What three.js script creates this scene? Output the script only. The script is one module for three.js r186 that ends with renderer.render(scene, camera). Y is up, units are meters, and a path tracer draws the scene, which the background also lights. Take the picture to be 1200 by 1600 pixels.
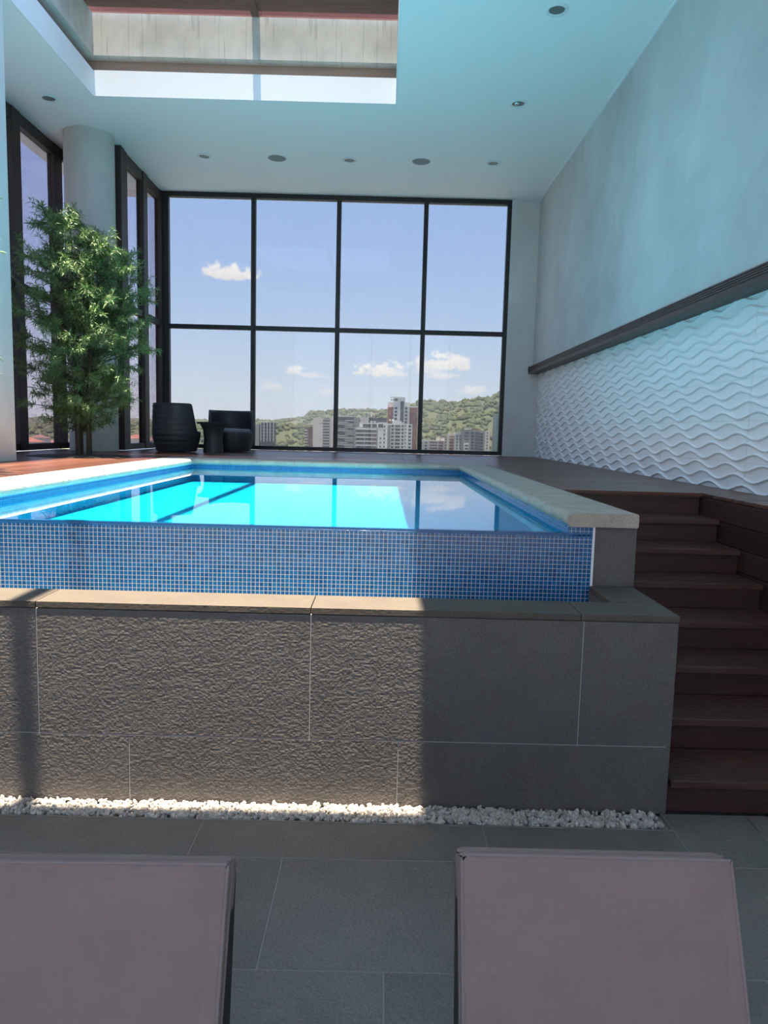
import * as THREE from 'three';
import { RoundedBoxGeometry } from 'three/addons/geometries/RoundedBoxGeometry.js';
import { mergeGeometries, mergeVertices } from 'three/addons/utils/BufferGeometryUtils.js';

// ------------------------------------------------------------------ camera, sky, sun, exposure
const scene = new THREE.Scene();
const EYE = 1.634, FOCAL = 1139.36;                       // eye height above the lower terrace, focal length in pixels of a 1200 x 1600 frame
const camera = new THREE.PerspectiveCamera(2 * Math.atan(800 / FOCAL) * 180 / Math.PI, 0.75, 0.05, 8000);
const AX = (() => {                                       // camera axes in (x, y, depth)
  const [p, yaw, roll] = [0.10989, 0.0040, 0.02508];
  const [cp, sp, cy, sy, cr, sr] = [Math.cos(p), Math.sin(p), Math.cos(yaw), Math.sin(yaw), Math.cos(roll), Math.sin(roll)];
  const r0 = [cy, 0, -sy], r1 = [-sp * sy, -cp, -sp * cy], r2 = [cp * sy, -sp, cp * cy];
  return [r0.map((v, i) => cr * v - sr * r1[i]), r0.map((v, i) => sr * v + cr * r1[i]), r2];
})();
{
  const v = (a, s) => new THREE.Vector3(a[0] * s, a[1] * s, -a[2] * s);
  const m = new THREE.Matrix4().makeBasis(v(AX[0], 1), v(AX[1], -1), v(AX[2], -1));
  camera.quaternion.setFromRotationMatrix(m);
  camera.position.set(0, EYE, 0);
}
// where the sight line through a pixel meets the upright plane at the given depth (used to size the far town)
function at(px, py, depth) {
  const a = (px - 600) / FOCAL, b = (py - 800) / FOCAL;
  const r = [0, 1, 2].map((i) => a * AX[0][i] + b * AX[1][i] + AX[2][i]);
  const k = depth / r[2];
  return new THREE.Vector3(r[0] * k, r[1] * k + EYE, -depth);
}

const renderer = new THREE.WebGLRenderer();
renderer.toneMapping = THREE.LinearToneMapping;
renderer.toneMappingExposure = 1.0;
renderer.shadowMap.enabled = true;

// seeded noise
function rng(seed) { let s = seed >>> 0; return () => { s = (s + 0x6d2b79f5) >>> 0; let t = s; t = Math.imul(t ^ (t >>> 15), t | 1); t ^= t + Math.imul(t ^ (t >>> 7), t | 61); return ((t ^ (t >>> 14)) >>> 0) / 4294967296; }; }
function hash(x, y, s) { let h = Math.imul(x | 0, 374761393) + Math.imul(y | 0, 668265263) + Math.imul(s | 0, 974634777); h = Math.imul(h ^ (h >>> 13), 1274126177); return ((h ^ (h >>> 16)) >>> 0) / 4294967296; }
const fade = (t) => t * t * (3 - 2 * t), mix = (a, b, t) => a + (b - a) * t, clamp = (x, a = 0, b = 1) => Math.min(b, Math.max(a, x));
function noise(x, y, s = 0, per = 0) {
  let xi = Math.floor(x), yi = Math.floor(y); const fx = fade(x - xi), fy = fade(y - yi);
  const w = (v) => per ? ((v % per) + per) % per : v;
  const a = hash(w(xi), w(yi), s), b = hash(w(xi + 1), w(yi), s), c = hash(w(xi), w(yi + 1), s), d = hash(w(xi + 1), w(yi + 1), s);
  return mix(mix(a, b, fx), mix(c, d, fx), fy);
}
function fbm(x, y, s = 0, oct = 4, per = 0) { let v = 0, a = 0.5, n = 0; for (let i = 0; i < oct; i++) { v += a * noise(x, y, s + i, per); n += a; a *= 0.5; x *= 2; y *= 2; per *= 2; } return v / n; }

{ // the sky: clear tropical midday, paler towards the horizon, small fair-weather clouds low down all the way round
  const W = 4096, H = 2048, px = new Float32Array(W * H * 4);
  const stops = [[-90, .44, .46, .46], [0, .66, .70, .74], [2.5, .62, .69, .77], [5, .53, .64, .79], [8, .45, .58, .80], [12, .38, .52, .79], [17, .33, .475, .78], [30, .28, .415, .70], [60, .24, .36, .61], [90, .22, .335, .57]];
  const clouds = [[-11.7, 11.2, 2.0, .62, 1], [-6.9, 4.35, .75, .4, .8], [-5.4, 4.1, 1.0, .25, .6], [-0.2, 4.5, 1.9, .62, 1], [3.5, 4.7, 1.3, .5, .6], [4.7, 5.1, 2.3, .72, 1], [4.3, 4.3, 1.2, .3, .7], [6.9, 3.2, .95, .42, .7], [-4.2, 2.9, .8, .3, .5], [-8.6, 3.1, .9, .35, .5]];
  const r = rng(77);
  for (let i = 0; i < 46; i++) { const a = 16 + i * 7 + r() * 4; clouds.push([a, 3 + r() * 9, 1 + r() * 1.6, .35 + r() * .35, .5 + r() * .5]); }
  const col = [0, 0, 0];
  for (let j = 0; j < H; j++) {
    const el = (j + .5) / H * 180 - 90; let k = 1; while (k < stops.length - 1 && stops[k][0] < el) k++;
    const A = stops[k - 1], B = stops[k], t = clamp((el - A[0]) / (B[0] - A[0]));
    for (let c = 0; c < 3; c++) col[c] = mix(A[c + 1], B[c + 1], t);
    for (let i = 0; i < W; i++) { const o = (j * W + i) * 4; px[o] = col[0]; px[o + 1] = col[1]; px[o + 2] = col[2]; px[o + 3] = 1; }
  }
  for (const [az, el, w, h, d] of clouds) {
    for (let j = Math.floor((el - 2 * h + 90) / 180 * H); j <= (el + 3 * h + 90) / 180 * H; j++) for (let q = -Math.ceil(w * 1.5 / 360 * W); q <= w * 1.5 / 360 * W; q++) {
      const e = (j + .5) / H * 180 - 90, da = q / W * 360, a = az + da;
      const n = fbm(a * 2.2 + 50, e * 3.4 + 50, 9, 5), n2 = fbm(a * 5 + 9, e * 7 + 20, 21, 3);
      const dy = (e - el) / h, flat = dy < 0 ? dy * 2.1 : dy * .8, rr = Math.hypot(da / w, flat);
      const m = clamp((1.05 - rr - (n - .5) * 1.7 - (n2 - .5) * .5) * 2.4) * d; if (m <= 0) continue;
      const u = (Math.atan2(-Math.cos(a * Math.PI / 180), Math.sin(a * Math.PI / 180)) / (2 * Math.PI) + .5) * W;
      const o = (j * W + ((Math.floor(u) % W) + W) % W) * 4, body = mix(.82, 1.0, clamp(.55 + dy * .5 + (n2 - .5)));
      px[o] = mix(px[o], .97 * body, m); px[o + 1] = mix(px[o + 1], .91 * body, m); px[o + 2] = mix(px[o + 2], .86 * body, m);
    }
  }
  const t = new THREE.DataTexture(px, W, H, THREE.RGBAFormat, THREE.FloatType);
  t.mapping = THREE.EquirectangularReflectionMapping; t.magFilter = t.minFilter = THREE.LinearFilter; t.needsUpdate = true;
  scene.background = t; scene.environment = t;
}
scene.backgroundIntensity = scene.environmentIntensity = 3.35;
const sun = new THREE.DirectionalLight(new THREE.Color().setRGB(1, .86, .68), 27);
sun.position.set(-.026 * 60, 60, .056 * 60 - 6); sun.target.position.set(0, 0, -6);
sun.castShadow = true; sun.shadow.mapSize.set(4096, 4096);
Object.assign(sun.shadow.camera, { left: -12, right: 12, top: 12, bottom: -12, near: 1, far: 120 });
scene.add(sun, sun.target);

// ------------------------------------------------------------------ helpers
const taken = new Map();
function numbered(name) { const n = taken.get(name) ?? 0; taken.set(name, n + 1); return n ? name + '_' + String(n).padStart(3, '0') : name; }
function shade(o) { o.castShadow = o.receiveShadow = true; return o; }
function mesh(name, geo, mat, parent = scene) { const o = shade(new THREE.Mesh(geo, mat)); o.name = parent === scene ? numbered(name) : name; parent.add(o); return o; }
function tag(o, label, category, group) { Object.assign(o.userData, { label, category }); if (group) o.userData.group = group; return o; }
function struct(o, label) { o.userData.kind = 'structure'; if (label) o.userData.label = label; return o; }
function group(name, x = 0, y = 0, z = 0, turn = 0) { const g = new THREE.Group(); g.name = numbered(name); g.position.set(x, y, z); g.rotation.y = turn; scene.add(g); return g; }
function metric(geo, k = 1, ox = 0, oy = 0) {            // uv in metres from position, by the way each face points
  const g = geo.index ? geo.toNonIndexed() : geo, p = g.attributes.position, n = g.attributes.normal, uv = new Float32Array(p.count * 2);
  for (let i = 0; i < p.count; i += 3) {
    const ax = Math.abs(n.getX(i) + n.getX(i + 1) + n.getX(i + 2)), ay = Math.abs(n.getY(i) + n.getY(i + 1) + n.getY(i + 2)), az = Math.abs(n.getZ(i) + n.getZ(i + 1) + n.getZ(i + 2));
    for (let j = i; j < i + 3; j++) {
      const [u, v] = ax > ay && ax > az ? [p.getZ(j), p.getY(j)] : ay > az ? [p.getX(j), p.getZ(j)] : [p.getX(j), p.getY(j)];
      uv[2 * j] = u * k + ox; uv[2 * j + 1] = v * k + oy;
    }
  }
  g.setAttribute('uv', new THREE.BufferAttribute(uv, 2)); return g;
}
// box from corner ranges: x0..x1, y0..y1, depth d0..d1 (depth = -z)
function box(x0, x1, y0, y1, d0, d1) { const g = new THREE.BoxGeometry(x1 - x0, y1 - y0, d1 - d0); g.translate((x0 + x1) / 2, (y0 + y1) / 2, -(d0 + d1) / 2); return metric(g); }
function rbox(x0, x1, y0, y1, d0, d1, r = .004) { const g = new RoundedBoxGeometry(x1 - x0, y1 - y0, d1 - d0, 1, r); g.translate((x0 + x1) / 2, (y0 + y1) / 2, -(d0 + d1) / 2); return metric(g); }
function join(list) { return mergeGeometries(list.map((g) => { const q = g.index ? g.toNonIndexed() : g; for (const k of Object.keys(q.attributes)) if (!['position', 'normal', 'uv'].includes(k)) q.deleteAttribute(k); return q; })); }
function swept(profile, len) { const g = new THREE.ExtrudeGeometry(new THREE.Shape(profile.map(([a, b]) => new THREE.Vector2(a, b))), { depth: len, bevelEnabled: false, steps: 1 }); return g; }

// ------------------------------------------------------------------ textures and materials
function canvasTex(n, fn, srgb, rep = 1) {                // fn(u, v) -> [r, g, b] 0..1, tiling; rep = repeats per metre
  const d = new Uint8Array(n * n * 4);
  for (let j = 0; j < n; j++) for (let i = 0; i < n; i++) { const c = fn(i / n, j / n), o = (j * n + i) * 4; for (let k = 0; k < 3; k++) d[o + k] = clamp(c[k]) * 255; d[o + 3] = 255; }
  const t = new THREE.DataTexture(d, n, n); t.wrapS = t.wrapT = THREE.RepeatWrapping; t.magFilter = THREE.LinearFilter; t.minFilter = THREE.LinearMipmapLinearFilter; t.generateMipmaps = true;
  if (srgb) t.colorSpace = THREE.SRGBColorSpace; t.repeat.set(rep, rep); t.needsUpdate = true; return t;
}
const grey = (v) => [v, v, v];
const toS = (c) => c.map((v) => v <= .0031308 ? 12.92 * v : 1.055 * Math.pow(v, 1 / 2.4) - .055);   // linear -> sRGB
const tint = (c, k) => toS(c.map((v) => v * k));
const M = {};
const std = (o) => new THREE.MeshStandardMaterial(o);
const lin = (r, g, b) => new THREE.Color().setRGB(r, g, b);
M.ceiling = std({ color: lin(.86, .855, .83), roughness: .55 });
const plasterBump = canvasTex(512, (u, v) => grey(fbm(u * 8, v * 8, 3, 6, 8)), false, .5);
const plaster = (c, rep, seed, amp = .5) => canvasTex(512, (u, v) => {
  const a = fbm(u * 4, v * 4, seed, 5, 4), s = fbm(u * 18 + a * 6, v * 14 + a * 8, seed + 3, 3);
  const k = 1 + (a - .5) * amp + (s - .5) * amp * .35; return tint([c[0] * k, c[1] * k * (1 + (a - .5) * .04), c[2] * k], 1);
}, true, rep);
M.plaster = std({ map: plaster([.57, .57, .56], .23, 11, .45), bumpMap: plasterBump, bumpScale: .004, roughness: .8 });
M.plasterLeft = std({ map: plaster([.60, .59, .57], .23, 31, .35), bumpMap: plasterBump, bumpScale: .004, roughness: .8 });
M.column = std({ map: plaster([.50, .49, .46], .35, 51, .35), bumpMap: plasterBump, bumpScale: .003, roughness: .85 });
M.concrete = std({ map: canvasTex(512, (u, v) => { const a = fbm(u * 5, v * 5, 71, 5, 5), st = fbm(u * 60, v * 3, 74, 3, 0), k = .95 + (a - .5) * .5 - clamp(st - .64) * 1.6; return tint([.56, .53, .475], k); }, true, .7),
  bumpMap: canvasTex(512, (u, v) => grey(.5 + (fbm(u * 46, v * 2, 75, 3) - .5) * .9), false, .7), bumpScale: .004, roughness: .9 });
M.lip = std({ color: lin(.80, .80, .80), roughness: .7 });
M.slotBoard = std({ color: lin(.33, .25, .2), roughness: .8 });
M.white = std({ color: lin(.78, .79, .80), roughness: .5 });
M.wave = std({ color: lin(.86, .86, .86), roughness: .42 });
M.frameBlack = std({ color: lin(.012, .013, .016), roughness: .45, metalness: .2 });
M.frameBrown = std({ color: lin(.030, .018, .015), roughness: .5 });
M.glass = new THREE.MeshPhysicalMaterial({ color: lin(.535, .546, .553), roughness: 0, transmission: 1, thickness: 0, ior: 1.5, specularIntensity: .35 });
M.glassClear = new THREE.MeshPhysicalMaterial({ color: lin(.97, .97, .97), roughness: 0, transmission: 1, thickness: 0, ior: 1.5 });
M.glassTint = new THREE.MeshPhysicalMaterial({ color: lin(.52, .496, .525), roughness: 0, transmission: 1, thickness: 0, ior: 1.5 });
const stoneBump = canvasTex(1024, (u, v) => { const a = fbm(u * 96, v * 120, 101, 3, 0), b = fbm(u * 30, v * 36, 104, 3, 0); return grey(.5 + (a - .5) * 1.1 + (b - .5) * .2); }, false, 1);
const stoneTint = (c, seed) => canvasTex(512, (u, v) => { const a = fbm(u * 6, v * 6, seed, 4, 6), g = noise(u * 256, v * 256, seed + 5, 256), k = 1 + (a - .5) * .28 + (g - .5) * .35 + (g > .93 ? .5 : 0); return tint(c, k); }, true, 1.3);
M.stone = std({ map: stoneTint([.113, .101, .093], 111), bumpMap: stoneBump, bumpScale: .0026, roughness: .72 });
M.stoneTop = std({ map: stoneTint([.083, .068, .052], 121), bumpMap: stoneBump, bumpScale: .0012, roughness: .7 });
M.stoneFloor = [0, 1, 2].map((i) => std({ map: stoneTint([.165, .15, .134].map((v) => v * (1 + (i - 1) * .05)), 131 + 10 * i), bumpMap: stoneBump, bumpScale: .0022, roughness: .5 }));
M.grout = std({ color: lin(.42, .41, .39), roughness: .9 });
M.groutDark = std({ color: lin(.30, .29, .27), roughness: .9 });
M.mosaicGrout = std({ color: lin(.42, .46, .47), roughness: .85 });
M.crest = std({ color: lin(.008, .09, .24), roughness: .3 });
M.mosaic = std({ color: 0xffffff, roughness: .18 });
const poolTex = (c, gr) => canvasTex(256, (u, v) => { const x = u * 8 % 1, y = v * 8 % 1, e = x < .09 || y < .09, h = hash(Math.floor(u * 8), Math.floor(v * 8), 5); return e ? toS(gr) : tint(c, .8 + h * .4); }, true, 1 / (8 * .0214));
M.poolFloor = std({ map: poolTex([.002, .45, .74], [.012, .52, .76]), roughness: .4 });
M.poolWall = std({ map: poolTex([.008, .34, .58], [.04, .48, .66]), roughness: .4 });
M.water = new THREE.MeshPhysicalMaterial({ color: lin(.55, .95, 1), roughness: 0, transmission: 1, thickness: 0, ior: 1.333 });
const copingTex = canvasTex(512, (u, v) => { const a = fbm(u * 9, v * 9, 141, 4, 9), g = noise(u * 200, v * 200, 143, 200); return tint([.47, .42, .345], .86 + (a - .5) * .4 + (g - .5) * .3); }, true, 1.5);
M.coping = std({ map: copingTex, bumpMap: canvasTex(512, (u, v) => grey(fbm(u * 60, v * 60, 145, 3, 60)), false, 1.5), bumpScale: .004, roughness: .85 });
const woodTex = (c, seed) => canvasTex(512, (u, v) => { const w = fbm(u * 3, v * 40, seed, 4, 0), f = fbm(u * 8, v * 150, seed + 3, 2, 0), k = .72 + w * .5 + (f - .5) * .35; return tint([c[0] * k, c[1] * k, c[2] * k], 1); }, true, .8);
const woodRibs = canvasTex(128, (u, v) => grey(.5 + .5 * Math.sin(v * Math.PI * 2 * 10)), false, 1 / .14);
M.deck = [0, 1, 2].map((i) => std({ map: woodTex([[.115, .043, .026], [.085, .031, .019], [.14, .055, .034]][i], 151 + 10 * i), roughness: .34 }));
M.stairWood = [0, 1].map((i) => std({ map: woodTex([[.075, .030, .023], [.055, .021, .017]][i], 181 + 10 * i), roughness: .42 }));
M.shelfWood = std({ map: woodTex([.075, .042, .034], 201), roughness: .5 });
M.roofWood = std({ map: woodTex([.15, .065, .05], 211), roughness: .7 });
M.roofGrey = std({ color: lin(.36, .35, .37), roughness: .7 });
const weave = canvasTex(256, (u, v) => { const a = Math.sin(u * 64 * Math.PI * 2) * Math.sin(v * 64 * Math.PI * 2); return grey(.5 + .3 * a + (noise(u * 64, v * 64, 3, 64) - .5) * .4); }, false, 8);
M.cushion = new THREE.MeshPhysicalMaterial({ map: canvasTex(256, (u, v) => { const a = fbm(u * 5, v * 5, 221, 3, 5), h = noise(u * 128, v * 16, 223), w = noise(u * 16, v * 128, 225); return tint([.275, .195, .178], .97 + (a - .5) * .12 + (h + w - 1) * .05); }, true, 2.2), bumpMap: weave, bumpScale: .0006, roughness: .95, sheen: .3, sheenRoughness: .7, sheenColor: lin(.4, .38, .4) });
M.piping = std({ color: lin(.26, .205, .20), roughness: .95 });
M.loungerFrame = std({ color: lin(.012, .014, .014), roughness: .55 });
M.rattan = std({ color: lin(.018, .020, .026), roughness: .5 });
M.rattanCushion = std({ color: lin(.16, .17, .19), roughness: .9 });
M.soil = std({ color: lin(.02, .016, .012), roughness: 1 });
M.bark = std({ color: lin(.055, .045, .03), roughness: .9 });
M.leaf = new THREE.MeshPhysicalMaterial({ color: 0xffffff, vertexColors: true, roughness: .75, transmission: .3, thickness: 0, side: THREE.DoubleSide });
M.lampRing = std({ color: lin(.72, .74, .73), roughness: .4 });
M.lampGlass = std({ color: lin(.14, .15, .14), roughness: .25 });
M.chrome = std({ color: lin(.75, .75, .75), roughness: .15, metalness: 1 });
M.grille = std({ color: lin(.26, .27, .26), roughness: .7 });
M.gravel = std({ color: 0xffffff, roughness: .9 });
M.alu = std({ color: lin(.35, .34, .32), roughness: .45, metalness: .6 });

// ------------------------------------------------------------------ levels (world y, terrace floor = 0)
const LEDGE = .885, WATER = 1.153, COPB = 1.184, DECK = 1.254, CEIL = 5.634, LIP = 5.934, CONB = 6.104, CONT = 6.59;
const HX0 = -3.65, HX1 = .055, HD0 = 2.60, HD1 = 9.45;     // roof opening
const XR = 2.60, XRL = 2.70, XL = -3.68, DB = 13.05, DN = -3.2;

// ------------------------------------------------------------------ room shell
{
  const cut = (y0, y1, x0, x1, d0, d1, h0, h1, e0, e1) => [box(x0, h0, y0, y1, d0, d1), box(h1, x1, y0, y1, d0, d1), box(h0, h1, y0, y1, d0, e0), box(h0, h1, y0, y1, e1, d1)];
  const c = struct(mesh('ceiling', join(cut(CEIL, LIP - .002, -5.3, 3.0, DN - .3, DB + .35, HX0 - .02, HX1 + .02, HD0 - .02, HD1 + .02)), M.ceiling), 'white painted ceiling with a large rectangular roof opening');
  // painted lip round the opening
  for (const [a, b, p, q] of [[HX0 - .02, HX1 + .02, HD1, HD1 + .02], [HX0 - .02, HX1 + .02, HD0 - .02, HD0], [HX0 - .02, HX0, HD0, HD1], [HX1, HX1 + .02, HD0, HD1]]) mesh('opening_lip', box(a, b, CEIL, LIP, p, q), M.lip, c);
  // set-back board above the lip, then the concrete upstand
  for (const [a, b, p, q] of [[HX0 - .2, HX1 + .2, HD1 + .14, HD1 + .2], [HX0 - .2, HX1 + .2, HD0 - .2, HD0 - .14], [HX0 - .2, HX0 - .14, HD0 - .14, HD1 + .14], [HX1 + .14, HX1 + .2, HD0 - .14, HD1 + .14]]) mesh('setback_board', box(a, b, LIP - .002, CONB, p, q), M.slotBoard, c);
  for (const [a, b, p, q] of [[HX0 - .3, HX1 + .3, HD1, HD1 + .3], [HX0 - .3, HX1 + .3, HD0 - .3, HD0], [HX0 - .3, HX0, HD0, HD1], [HX1, HX1 + .3, HD0, HD1]]) mesh('concrete_upstand', box(a, b, CONB, CONT, p, q), M.concrete, c);
  struct(mesh('wall_right', join([box(XR, 3.0, 2.70, CEIL, DN, DB + .3), box(XRL + .02, 3.0, -.1, 2.70, DN, DB + .3)]), M.plaster), 'grey green plaster wall above the wooden ledge');
  struct(mesh('wall_left', box(-5.0, XL, -.1, CEIL, DN, 7.35), M.plasterLeft), 'pale grey plaster wall end beside the pool deck');
  struct(mesh('wall_behind', box(-5.0, 3.0, -.1, .08, DN - .3, DN), M.plasterLeft));
  struct(mesh('wall_back', box(2.12, 3.0, 0, CEIL, 13.0, DB + .3), M.plaster), 'grey plaster pilaster right of the tall window');
  struct(mesh('wall_plinth', join([box(-5.0, 3.0, -.1, DECK - .03, DB + .2, DB + .3), box(-5.05, -4.95, -.1, DECK - .03, 7.35, DB + .2), box(-5.0, 3.0, -.2, -.1, 3.0, DB + .3)]), M.plasterLeft));
  struct(mesh('floor_terrace', box(-5.0, 3.0, -.12, -.01, -9.5, DN - .3), std({ color: lin(.42, .35, .28), roughness: .9 })), 'sunlit paving of the open terrace');
  struct(mesh('trim_1', box(XR - .022, XR, CEIL - .022, CEIL, DN, 13.0), M.white), 'thin white strip where plaster wall meets ceiling');
  struct(mesh('column', (() => { const g = new THREE.CylinderGeometry(.335, .335, CEIL - DECK, 64); const u = g.attributes.uv; for (let i = 0; i < u.count; i++) u.setXY(i, u.getX(i) * 2.1, u.getY(i) * 4.4); return g.translate(-4.2, (CEIL + DECK) / 2, -10.68); })(), M.column), 'round grey concrete column behind the tall feathery plant');
  // timber roof structure above the opening
  const t = group('roof_timbers', 0, CONT, 0);
  tag(t, 'brown timber beams and boards above the roof opening', 'roof frame');
  mesh('beam', box(-1.715, -1.625, .0, .14, HD0 - .25, HD1 + .25), M.roofWood, t);
  mesh('edge_beam', box(HX0 - .28, HX1 + .28, .0, .05, HD1 + .06, HD1 + .2), M.roofWood, t);
  for (let k = 0; k < 4; k++) { const g = box(-2.3, 2.3, -.1, .1, -.03, .03); const b = mesh('board', g, M.roofWood, t); b.position.set(-1.8, .14 + k * .225, -(HD1 + .28 + k * .05)); b.rotation.z = -.022 - .006 * k; b.rotation.x = .18; }
  for (let k = 0; k < 7; k++) mesh('canopy_board', box(HX0 - .3, HX1 + .3, .02, .05, 8.36 + k * .143, 8.36 + k * .143 + .14), M.roofWood, t);
  mesh('grey_panel', box(-1.2, .6, .3, 1.2, HD1 + .24, HD1 + .26), M.roofGrey, t).rotation.z = -.02;
}
// ------------------------------------------------------------------ windows
function windowRun(name, label, barMat, paneMat, bars, panes) {
  const g = group(name); struct(g, label);
  for (const [n, ...b] of bars) mesh(n, rbox(...b, .006), barMat, g);
  for (const b of panes) mesh('pane', box(...b), paneMat, g);
  return g;
}
{
  const xs = [-3.79, -2.317, -.846, .652, 2.12], y0 = DECK + .005, y1 = CEIL - .005, yt = 1.742 + EYE, w = .038;
  const bars = [['top_rail', -3.88, xs[4], y1 - .075, y1, DB - .05, DB + .06], ['bottom_rail', -3.88, xs[4], y0, y0 + .07, DB - .05, DB + .06], ['jamb', xs[4] - .07, xs[4], y0 + .07, y1 - .075, DB - .05, DB + .06], ['jamb', -3.88, xs[0] + .012, y0 + .07, y1 - .075, DB - .05, DB + .06]];
  const panes = [];
  for (let i = 0; i < 4; i++) {
    if (i) bars.push(['mullion', xs[i] - w, xs[i] + w, y0 + .07, y1 - .075, DB - .05, DB + .06]);
    const a = xs[i] + (i ? w : .0), b = xs[i + 1] - (i < 3 ? w : .07);
    bars.push(['transom', a, b, yt - .038, yt + .038, DB - .04, DB + .05]);
    panes.push([a, b, y0 + .07, yt - .038, DB, DB + .008], [a, b, yt + .038, y1 - .075, DB, DB + .008]);
  }
  windowRun('window_1', 'wide black framed window wall of eight panes facing the town', M.frameBlack, M.glass, bars, panes);
  {
    const bars = [['top_rail', XL, XR, CEIL - .12, CEIL - .005, DN - .16, DN - .06], ['bottom_rail', XL, XR, .082, .16, DN - .16, DN - .06]], panes = [];
    for (let k = 0; k <= 4; k++) { const x = mix(XL + .04, XR - .04, k / 4); bars.push(['mullion', x - .04, x + .04, .16, CEIL - .12, DN - .16, DN - .06]); if (k < 4) panes.push([x + .04, mix(XL + .04, XR - .04, (k + 1) / 4) - .04, .16, CEIL - .12, DN - .12, DN - .112]); }
    windowRun('window_5', 'tall glazing at the open end of the terrace', M.frameBlack, M.glassClear, bars, panes);
  }
  const yt2 = 1.785 + EYE, side = (name, label, X, posts, d0, d1) => {
    const bars = [['top_rail', X - .1, X, y1 - .16, y1, d0, d1], ['bottom_rail', X - .1, X, y0, y0 + .09, d0, d1]], panes = [];
    for (const [a, b] of posts) bars.push(['post', X - .1, X + .015, y0, y1, a, b]);
    for (let i = 0; i + 1 < posts.length; i++) {
      const a = posts[i][1], b = posts[i + 1][0];
      bars.push(['transom', X - .09, X - .01, yt2 - .05, yt2 + .05, a, b]);
      panes.push([X - .054, X - .046, y0 + .09, yt2 - .05, a, b], [X - .054, X - .046, yt2 + .05, y1 - .16, a, b]);
    }
    return windowRun(name, label, M.frameBrown, M.glassTint, bars, panes);
  };
  side('window_2', 'brown framed side window between the corner and the column', -3.9, [[11.16, 11.3], [12.03, 12.24], [12.95, 13.16]], 11.16, 13.1);
  side('window_3', 'brown framed side window behind the tall feathery plant', -4.82, [[7.35, 7.5], [9.74, 9.96], [10.96, 11.2]], 7.35, 11.3);
  // short return between the two side windows
  const bars4 = [['post', -4.06, -3.87, y0, y1, 11.0, 11.155], ['top_rail', -4.92, -4.06, y1 - .16, y1, 11.21, 11.3], ['bottom_rail', -4.92, -4.06, y0, y0 + .09, 11.21, 11.3]];
  windowRun('window_4', 'dark brown corner post and pane behind the round column', M.frameBrown, M.glassTint, bars4, [[-4.9, -4.06, y0 + .09, y1 - .16, 11.25, 11.258]]);
}
// ------------------------------------------------------------------ lower terrace floor
{
  const f = struct(group('floor'), 'dark grey granite paving of the lower terrace');
  mesh('bedding', box(-5.0, 3.0, -.12, -.0016, DN, 2.893), M.groutDark, f);
  mesh('gravel_bed', box(XL, 3.0, -.12, -.014, 2.893, 3.028), M.groutDark, f);
  const rows = []; for (let d = 2.635; d > DN; d -= .583) rows.push(d);
  const r = rng(5), g = .0022; let k = 0;
  const slab = (x0, x1, d0, d1) => mesh('slab', rbox(x0 + g, x1 - g, -.02, 0, d0 + g, d1 - g, .0015), M.stoneFloor[Math.floor(r() * 3)], f);
  // strip between gravel and the first full row, then staggered rows
  for (let x = -.736 - 1.16 * 3; x < XR; x += 1.168) { const a = Math.max(x, XL), b = Math.min(x + 1.168, XRL); if (b - a < .05) continue; if (a < 1.262) slab(a, Math.min(b, 1.262), 2.635, 2.893); if (b > 1.262) slab(Math.max(a, 1.262), b, 2.635, 3.032); }
  for (const d of rows) { const off = k++ % 2 ? .041 : -.346; for (let x = off - 1.168 * 4; x < XR; x += 1.168) { const a = Math.max(x, XL), b = Math.min(x + 1.168, XRL); if (b - a > .05) slab(a, b, d - .583, d); } }
}
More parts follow.
